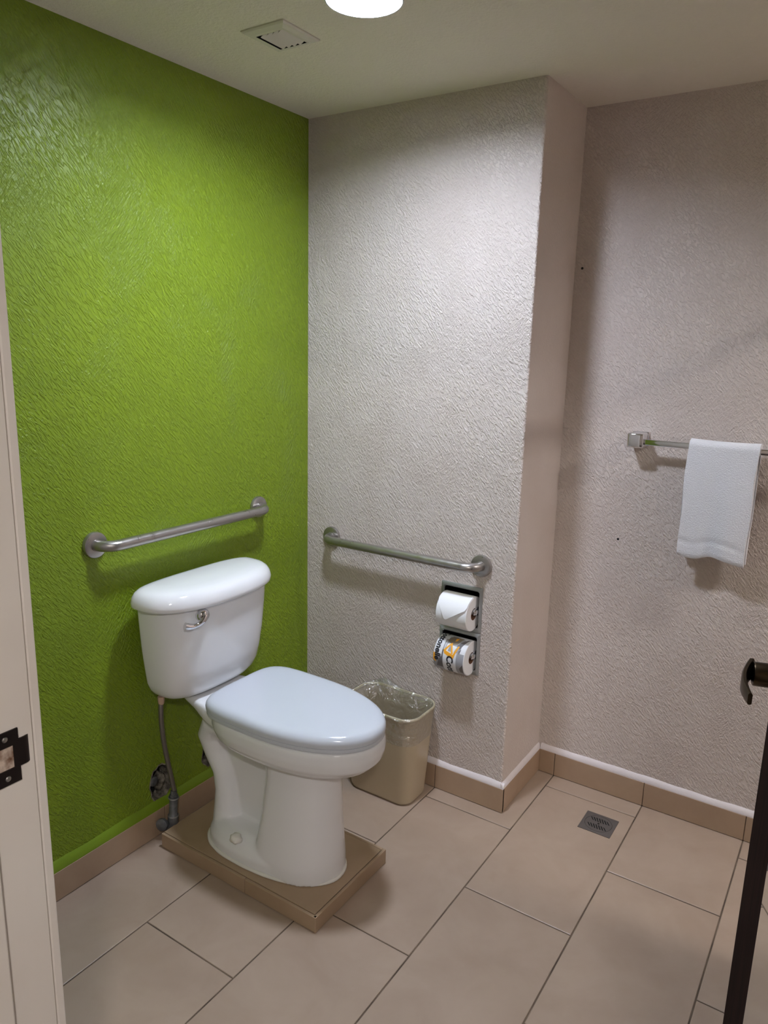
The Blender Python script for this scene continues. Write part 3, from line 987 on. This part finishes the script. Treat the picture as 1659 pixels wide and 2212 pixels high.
def wrapped(polys2d, yr, zc, R, thick=0.0004, lift=0.0):
    """2-d polygons in (x, theta) laid on the roll; theta from the top towards the viewer"""
    bm = bmesh.new()
    for poly in polys2d:
        c = [Vector((p[0], p[1] * R, 0)) for p in poly]
        b2 = bmesh.new()
        tris = tessellate_polygon([c])
        vs_ = [b2.verts.new(v) for v in c]
        for t in tris:
            try: b2.faces.new([vs_[i] for i in t])
            except ValueError: pass
        for _ in range(5):
            es = [e for e in b2.edges if abs(e.verts[0].co.y - e.verts[1].co.y) > 0.006]
            if not es: break
            bmesh.ops.subdivide_edges(b2, edges=es, cuts=1)
            bmesh.ops.triangulate(b2, faces=b2.faces[:])
        me = bpy.data.meshes.new('t'); b2.to_mesh(me); b2.free()
        bm.from_mesh(me); bpy.data.meshes.remove(me)
    ex = bmesh.ops.extrude_face_region(bm, geom=bm.faces[:])
    top = set(v for v in ex['geom'] if isinstance(v, bmesh.types.BMVert))
    for v in bm.verts:
        th = v.co.y / R
        lf = lift * max(0.0, (th - 0.5) / 1.3)
        rr = R + lf + (thick if v in top else -0.0002)
        v.co = Vector((v.co.x, yr - rr * math.sin(th), zc + rr * math.cos(th)))
    return bm


D2R = PI / 180
r1, body1, zc1 = roll('toilet_roll', yr1, zr1, RL0, RL1, RR, 'plain white toilet roll with a folded paper tip in the upper holder', M['tissue'])
x0, x1 = RL0 + 0.001, RL1 - 0.001
fold = [(x0, -60 * D2R), (x1, -60 * D2R), (x1, 56 * D2R), (x1 - 0.005, 66 * D2R), (x0 + 0.048, 100 * D2R), (x0 + 0.041, 103 * D2R), (x0 + 0.035, 99 * D2R), (x0 + 0.002, 44 * D2R), (x0, 38 * D2R)]
obj('folded_tip', wrapped([fold], yr1, zc1, RR + 0.0006, 0.0012, lift=0.0075), M['tissue'], r1, smooth=True, angle=50)['label'] = 'paper end folded to a point'

r2, body2, zc2 = roll('toilet_roll', yr2, zr2, RL0, RL1, 0.0600, 'toilet roll in a grey and orange printed wrapper, lower holder', M['tissue'])
X0, X1 = RL0, RL1
RW = 0.0604


def band(xa, xb, a, b):
    return [(X0 + xa, a * D2R), (X0 + xb, a * D2R), (X0 + xb, b * D2R), (X0 + xa, b * D2R)]


Wd = X1 - X0
obj('wrapper', wrapped([band(0.0, Wd - 0.001, a, a + 60) for a in range(-180, 180, 60)], yr2, zc2, RW, 0.0002), M['wrap_white'], r2, smooth=True, angle=40)
grey = [band(0.000, 0.030, 78, 150), band(0.031, 0.036, 20, 160), band(0.086, Wd - 0.002, 62, 160), band(0.038, 0.096, 5, 62)]
for p_ in grey: obj('grey_print', wrapped([p_], yr2, zc2, RW + 0.0003, 0.0001), M['wrap_grey'], r2, smooth=True, angle=40)
P = lambda l: [(X0 + x, a * D2R) for x, a in l]
dark = [P([(0.022, 92), (0.036, 78), (0.036, 125), (0.010, 125)]), P([(0.078, 38), (0.104, 0), (0.110, 0), (0.092, 50)]), P([(0.098, 112), (0.112, 95), (0.112, 130), (0.100, 130)]),
        P([(0.031, 60), (0.036, 60), (0.036, 110), (0.031, 110)]), P([(0.090, 55), (0.098, 48), (0.094, 66)])]
for p_ in dark: obj('dark_grey_print', wrapped([p_], yr2, zc2, RW + 0.0005, 0.0001), M['wrap_dark'], r2, smooth=True, angle=40)
taupe = [P([(0.036, 26), (0.046, 0), (0.088, 0), (0.078, 34), (0.060, 40)])]
for p_ in taupe: obj('taupe_print', wrapped([p_], yr2, zc2, RW + 0.0005, 0.0001), M['wrap_taupe'], r2, smooth=True, angle=40)
wt = [P([(0.042, 38), (0.054, 34), (0.050, 66), (0.042, 64)]), P([(0.060, 40), (0.080, 42), (0.072, 66), (0.062, 60)])]
for p_ in wt: obj('white_print', wrapped([p_], yr2, zc2, RW + 0.0006, 0.0001), M['wrap_white'], r2, smooth=True, angle=40)
orange = [P([(0.0, 74), (0.008, 80), (0.010, 108), (0.000, 100)]), P([(0.035, 62), (0.054, 34), (0.060, 34), (0.044, 62), (0.072, 70), (0.084, 38), (0.089, 40), (0.076, 82), (0.066, 82), (0.040, 72)]),
          P([(0.055, 36), (0.058, 30), (0.072, 66), (0.066, 70)]), P([(0.062, 10), (0.072, 4), (0.070, 20), (0.064, 24)])]
for p_ in orange: obj('orange_print', wrapped([p_], yr2, zc2, RW + 0.0007, 0.0001), M['wrap_orange'], r2, smooth=True, angle=40)


def text_polys(s, size, x_base, th0):
    cu = bpy.data.curves.new('txt', 'FONT')
    cu.body = s; cu.size = size; cu.resolution_u = 3
    cu.shear = 0.12; cu.offset = 0.0010
    to = bpy.data.objects.new('txt', cu)
    COL.objects.link(to)
    bpy.context.view_layer.update()
    me = to.evaluated_get(bpy.context.evaluated_depsgraph_get()).to_mesh()
    bm = bmesh.new(); bm.from_mesh(me)
    to.to_mesh_clear()
    bpy.data.objects.remove(to); bpy.data.curves.remove(cu)
    for _ in range(3):
        es = [e for e in bm.edges if abs(e.verts[0].co.x - e.verts[1].co.x) > 0.006]
        if not es: break
        bmesh.ops.subdivide_edges(bm, edges=es, cuts=1)
        bmesh.ops.triangulate(bm, faces=bm.faces[:])
    for v in bm.verts:
        th = th0 + v.co.x / RW
        x = x_base + v.co.y
        rr = RW + 0.0011
        v.co = Vector((x, yr2 - rr * math.sin(th), zc2 + rr * math.cos(th)))
    return bm


obj('lettering', text_polys('Cottonelle', 0.029, X0 + 0.006, -22 * D2R), M['ink'], r2)
obj('lettering', text_polys('Cottonelle', 0.034, X0 + 0.052, 74 * D2R), M['ink'], r2)
bm = wrapped([band(0.040, 0.084, 76, 165)], yr2, zc2, RW + 0.0003, 0.0001)
obj('white_label', bm, M['wrap_white'], r2, smooth=True, angle=40)

# ------------------------------------------------------------------ waste bin with a clear liner
def rrect(x0, x1, y0, y1, z, r, n=8, wob=0.0, seed=0.0):
    out = []
    for cx, cy, a0 in ((x1 - r, y1 - r, 0), (x0 + r, y1 - r, PI / 2), (x0 + r, y0 + r, PI), (x1 - r, y0 + r, 1.5 * PI)):
        for k in range(n + 1):
            t = a0 + k * PI / 2 / n
            out.append(Vector((cx + r * math.cos(t), cy + r * math.sin(t), z)))
    # add points along the straight sides
    res = []
    for i, p in enumerate(out):
        q = out[(i + 1) % len(out)]
        res.append(p)
        L = (q - p).length
        m_ = int(L / 0.018)
        for k in range(1, m_):
            res.append(p.lerp(q, k / m_))
    return res


BXT = (0.318, 0.622, -0.214, -0.016)
BXB = (0.340, 0.598, -0.186, -0.036)
ZT = 0.350


def bin_ring(t, z, ins=0.0):
    a = [BXB[i] + (BXT[i] - BXB[i]) * t for i in range(4)]
    r = 0.045 + 0.012 * t
    return [a[0] + ins, a[1] - ins, a[2] + ins, a[3] - ins, z, max(r - ins, 0.004)]


NB = None
def br(t, z, ins=0.0):
    # keep the same vertex count on every ring: resample to 96 points
    p = rrect(*bin_ring(t, z, ins))
    d = [0.0]
    for i in range(len(p)):
        d.append(d[-1] + (p[(i + 1) % len(p)] - p[i]).length)
    out = []
    for k in range(96):
        s = d[-1] * k / 96
        for i in range(len(p)):
            if d[i + 1] >= s:
                f_ = (s - d[i]) / max(d[i + 1] - d[i], 1e-9)
                out.append(p[i].lerp(p[(i + 1) % len(p)], f_)); break
    return out


bin_root = empty('waste_bin', (0.47, -0.11, 0), 'beige plastic waste bin with a clear liner beside the toilet', 'waste bin')
bm = bmesh.new()
loft(bm, [br(0, 0.0012, 0.012), br(0, 0.004, 0.004), br(0.03, 0.014, 0.0), br(0.97, ZT - 0.010, 0.0), br(0.97, ZT - 0.010, 0.003), br(0.03, 0.018, 0.003), br(0.03, 0.016, 0.02)])
obj('body', bm, M['can'], bin_root, smooth=True, angle=50)
bm = bmesh.new()
loft(bm, [br(0.97, ZT - 0.012, -0.0005), br(1, ZT - 0.010, -0.003), br(1, ZT - 0.002, -0.003), br(1, ZT, -0.0005), br(1, ZT - 0.001, 0.003), br(0.97, ZT - 0.008, 0.0035)], False, False)
obj('rim', bm, M['can_rim'], bin_root, smooth=True, angle=60)


def crinkle(ring, amp, f, seed):
    c = sum(ring, Vector()) / len(ring)
    out = []
    for p in ring:
        d = (p - c); d.z = 0; d.normalize()
        k = noise.noise(Vector((p.x * f, p.y * f, p.z * f + seed))) + 0.5 * noise.noise(Vector((p.x * f * 2.7, p.y * f * 2.7, p.z * f * 2.7 + seed)))
        out.append(p + d * amp * k + Vector((0, 0, amp * 0.3 * k)))
    return out


bm = bmesh.new()
rings = [crinkle(br(0.70, 0.245 + 0.0, -0.0035), 0.0012, 25, 3)]
for i in range(1, 10):
    t = i / 9
    z = 0.245 + (ZT - 0.013 - 0.245) * t
    rings.append(crinkle(br(0.03 + 0.94 * (z - 0.014) / (ZT - 0.024), z, -0.0034), 0.0016, 22, 7))
rings.append(br(1, ZT - 0.010, -0.0046)); rings.append(br(1, ZT + 0.0012, -0.003)); rings.append(br(1, ZT + 0.0008, 0.004))
for i in range(1, 15):
    t = i / 14
    z = ZT - 0.008 - 0.27 * t
    rings.append(crinkle(br(max(0.05, 0.97 - t), z, 0.010 + 0.020 * t + 0.012 * math.sin(t * 9)), 0.010, 16, 11))
loft(bm, rings, False, True)
for v in bm.verts:
    # the back-left side of the bag stands up above the rim in a crumpled ridge
    if v.co.z > ZT - 0.02:
        w = math.exp(-((v.co.x - 0.395) / 0.040) ** 2) * (1 if v.co.y > -0.07 else 0)
        if w > 0.02:
            v.co.z += 0.026 * w * (1 + 0.5 * noise.noise(v.co * 60))
            v.co.y -= 0.006 * w
obj('liner', bm, M['film'], bin_root, smooth=True, angle=180)['label'] = 'clear crinkled plastic bag folded over the rim'

# ------------------------------------------------------------------ floor drain
dx, dy = 1.176, 0.127
root = empty('floor_drain', (dx, dy, 0), 'square metal floor drain with a round slotted grate', 'drain')
hs = 0.0545
bm = bmesh.new()
n = 48
sq = []
for k in range(n):
    a = 2 * PI * k / n
    c, s = math.cos(a), math.sin(a)
    q = hs / max(abs(c), abs(s))
    sq.append((dx + c * q, dy + s * q))
ci = [(dx + 0.0455 * math.cos(2 * PI * k / n), dy + 0.0455 * math.sin(2 * PI * k / n)) for k in range(n)]
loft(bm, [[(x, y, 0.0003) for x, y in sq], [(x, y, 0.0022) for x, y in sq], [(x, y, 0.0026) for x, y in ci], [(x, y, 0.0006) for x, y in ci]], False, False)
obj('plate', bm, M['drain'], root)
bm = bmesh.new()
slots = []
for row, sgn in ((0.019, 1), (-0.019, -1)):
    for k in range(7):
        px_ = dx - 0.027 + k * 0.009
        ln = 0.0115 - 0.0009 * abs(k - 3) ** 1.6 * 0.6
        sk = 0.006
        cy = dy + row
        w_ = 0.0022
        slots.append([(px_ - w_ - sk, cy + ln), (px_ - w_ + sk, cy - ln), (px_ + w_ + sk, cy - ln), (px_ + w_ - sk, cy + ln)])
disc = [(dx + 0.0445 * math.cos(2 * PI * k / n), dy + 0.0445 * math.sin(2 * PI * k / n)) for k in range(n)]
screw = [(dx + 0.004 * math.cos(2 * PI * k / 12), dy + 0.004 * math.sin(2 * PI * k / 12)) for k in range(12)]
planar(bm, disc, slots + [screw], lambda u, v: (u, v, 0.0026))
bm.faces.ensure_lookup_table()
ex = bmesh.ops.extrude_face_region(bm, geom=bm.faces[:])
for v in [g for g in ex['geom'] if isinstance(g, bmesh.types.BMVert)]: v.co.z -= 0.0012
obj('grate', bm, M['drain'], root)
bm = bmesh.new(); lathe(bm, [(0, 0), (0.0452, 0), (0.0452, 0.0002), (0, 0.0002)], (dx, dy, 0.0006), (0, 0, 1), 32)
obj('drain_well', bm, M['black'], root)

# ------------------------------------------------------------------ towel bar and towel
BZ, BY = 1.297, D - 0.056
root = empty('towel_bar', (1.44, D, BZ), 'chrome square towel bar on the beige wall', 'towel bar')
for xc in (1.137, 1.760):
    bm = bmesh.new()
    bx(bm, xc - 0.027, xc + 0.027, D - 0.008, D - 0.0004, BZ - 0.021, BZ + 0.028, 0.003, 3)
    obj('rosette', bm, M['chrome'], root, smooth=True, angle=40)
    bm = bmesh.new()
    bx(bm, xc - 0.026, xc + 0.026, D - 0.072, D - 0.007, BZ - 0.020, BZ + 0.027, 0.006, 4)
    obj('post', bm, M['chrome'], root, smooth=True, angle=40)
obj('bar', box(1.155, 1.742, BY - 0.006, BY + 0.006, BZ - 0.009, BZ + 0.009, 0.0018), M['chrome'], root, smooth=True, angle=40)

# towel: folded in thirds, hung over the bar
TX0, TX1 = 1.303, 1.500
ZTOP = BZ + 0.021


def towel_profile(u):
    """outer skin of the folded towel from the front hem over the bar to the back hem; u = 0..1 across"""
    pts = []
    bow = 0.012 * math.sin(PI * u)
    hem = 0.952 - 0.010 * u * u - 0.006 * math.sin(u * PI * 2.1) + (0.010 * math.exp(-((u - 0.5) / 0.16) ** 2))
    front = BY - 0.030
    def wave(z):
        k = max(0.0, (1.25 - z) / 0.30)
        return (0.007 * math.sin(u * 6.4 + 0.5) + 0.009 * math.exp(-((u - 0.47) / 0.13) ** 2)) * min(k, 1.0)
    NZ = 44
    for i in range(NZ + 1):
        z = hem + (ZTOP - 0.018 - hem) * i / NZ
        y = front + wave(z) - 0.004 * math.sin(i / NZ * PI)
        zr = z - hem
        if abs(zr - 0.050) < 0.006: y += 0.0022           # stitched dobby line
        elif zr < 0.044: y += 0.0004
        if i == 0: y += 0.004
        pts.append((y, z))
    for k in range(1, 9):
        a = PI * k / 9
        pts.append((BY - 0.001 - 0.029 * math.cos(a), ZTOP - 0.018 + 0.019 * math.sin(a) - 0.003 * math.sin(PI * u) + 0.003))
    hb = hem + 0.006 + 0.012 * math.exp(-((u - 0.45) / 0.3) ** 2) - 0.004
    for i in range(NZ + 1):
        z = ZTOP - 0.018 + (hb - ZTOP + 0.018) * i / NZ
        pts.append((BY + 0.028 + 0.5 * wave(z), z))
    return pts


bm = bmesh.new()
NU = 40
rings = []
for j in range(NU + 1):
    u = j / NU
    skin = towel_profile(u)
    # inner skin: offset toward the bar
    inner = []
    for i, (y, z) in enumerate(skin):
        a = skin[max(i - 1, 0)]; b = skin[min(i + 1, len(skin) - 1)]
        ty, tz = b[0] - a[0], b[1] - a[1]
        L = math.hypot(ty, tz) or 1
        inner.append((y + tz / L * 0.014, z - ty / L * 0.014))
    edge = 0.004 * (1 - min(1, min(j, NU - j) / 2.0))
    def X(z): return TX0 + (TX1 - TX0) * u + (0.002 * math.sin(z * 30)) + (0.004 * (1.32 - z) * (0.5 - u) * 2)
    rings.append([(X(z), y + (edge if k == 0 else 0), z) for k, (y, z) in enumerate(skin)] + [(X(z), y, z) for (y, z) in reversed(inner)])
loft(bm, rings)
tw = obj('hand_towel', bm, M['towel'], None, smooth=True, angle=70)
tag(tw, 'white terry hand towel folded over the chrome towel bar', 'towel')
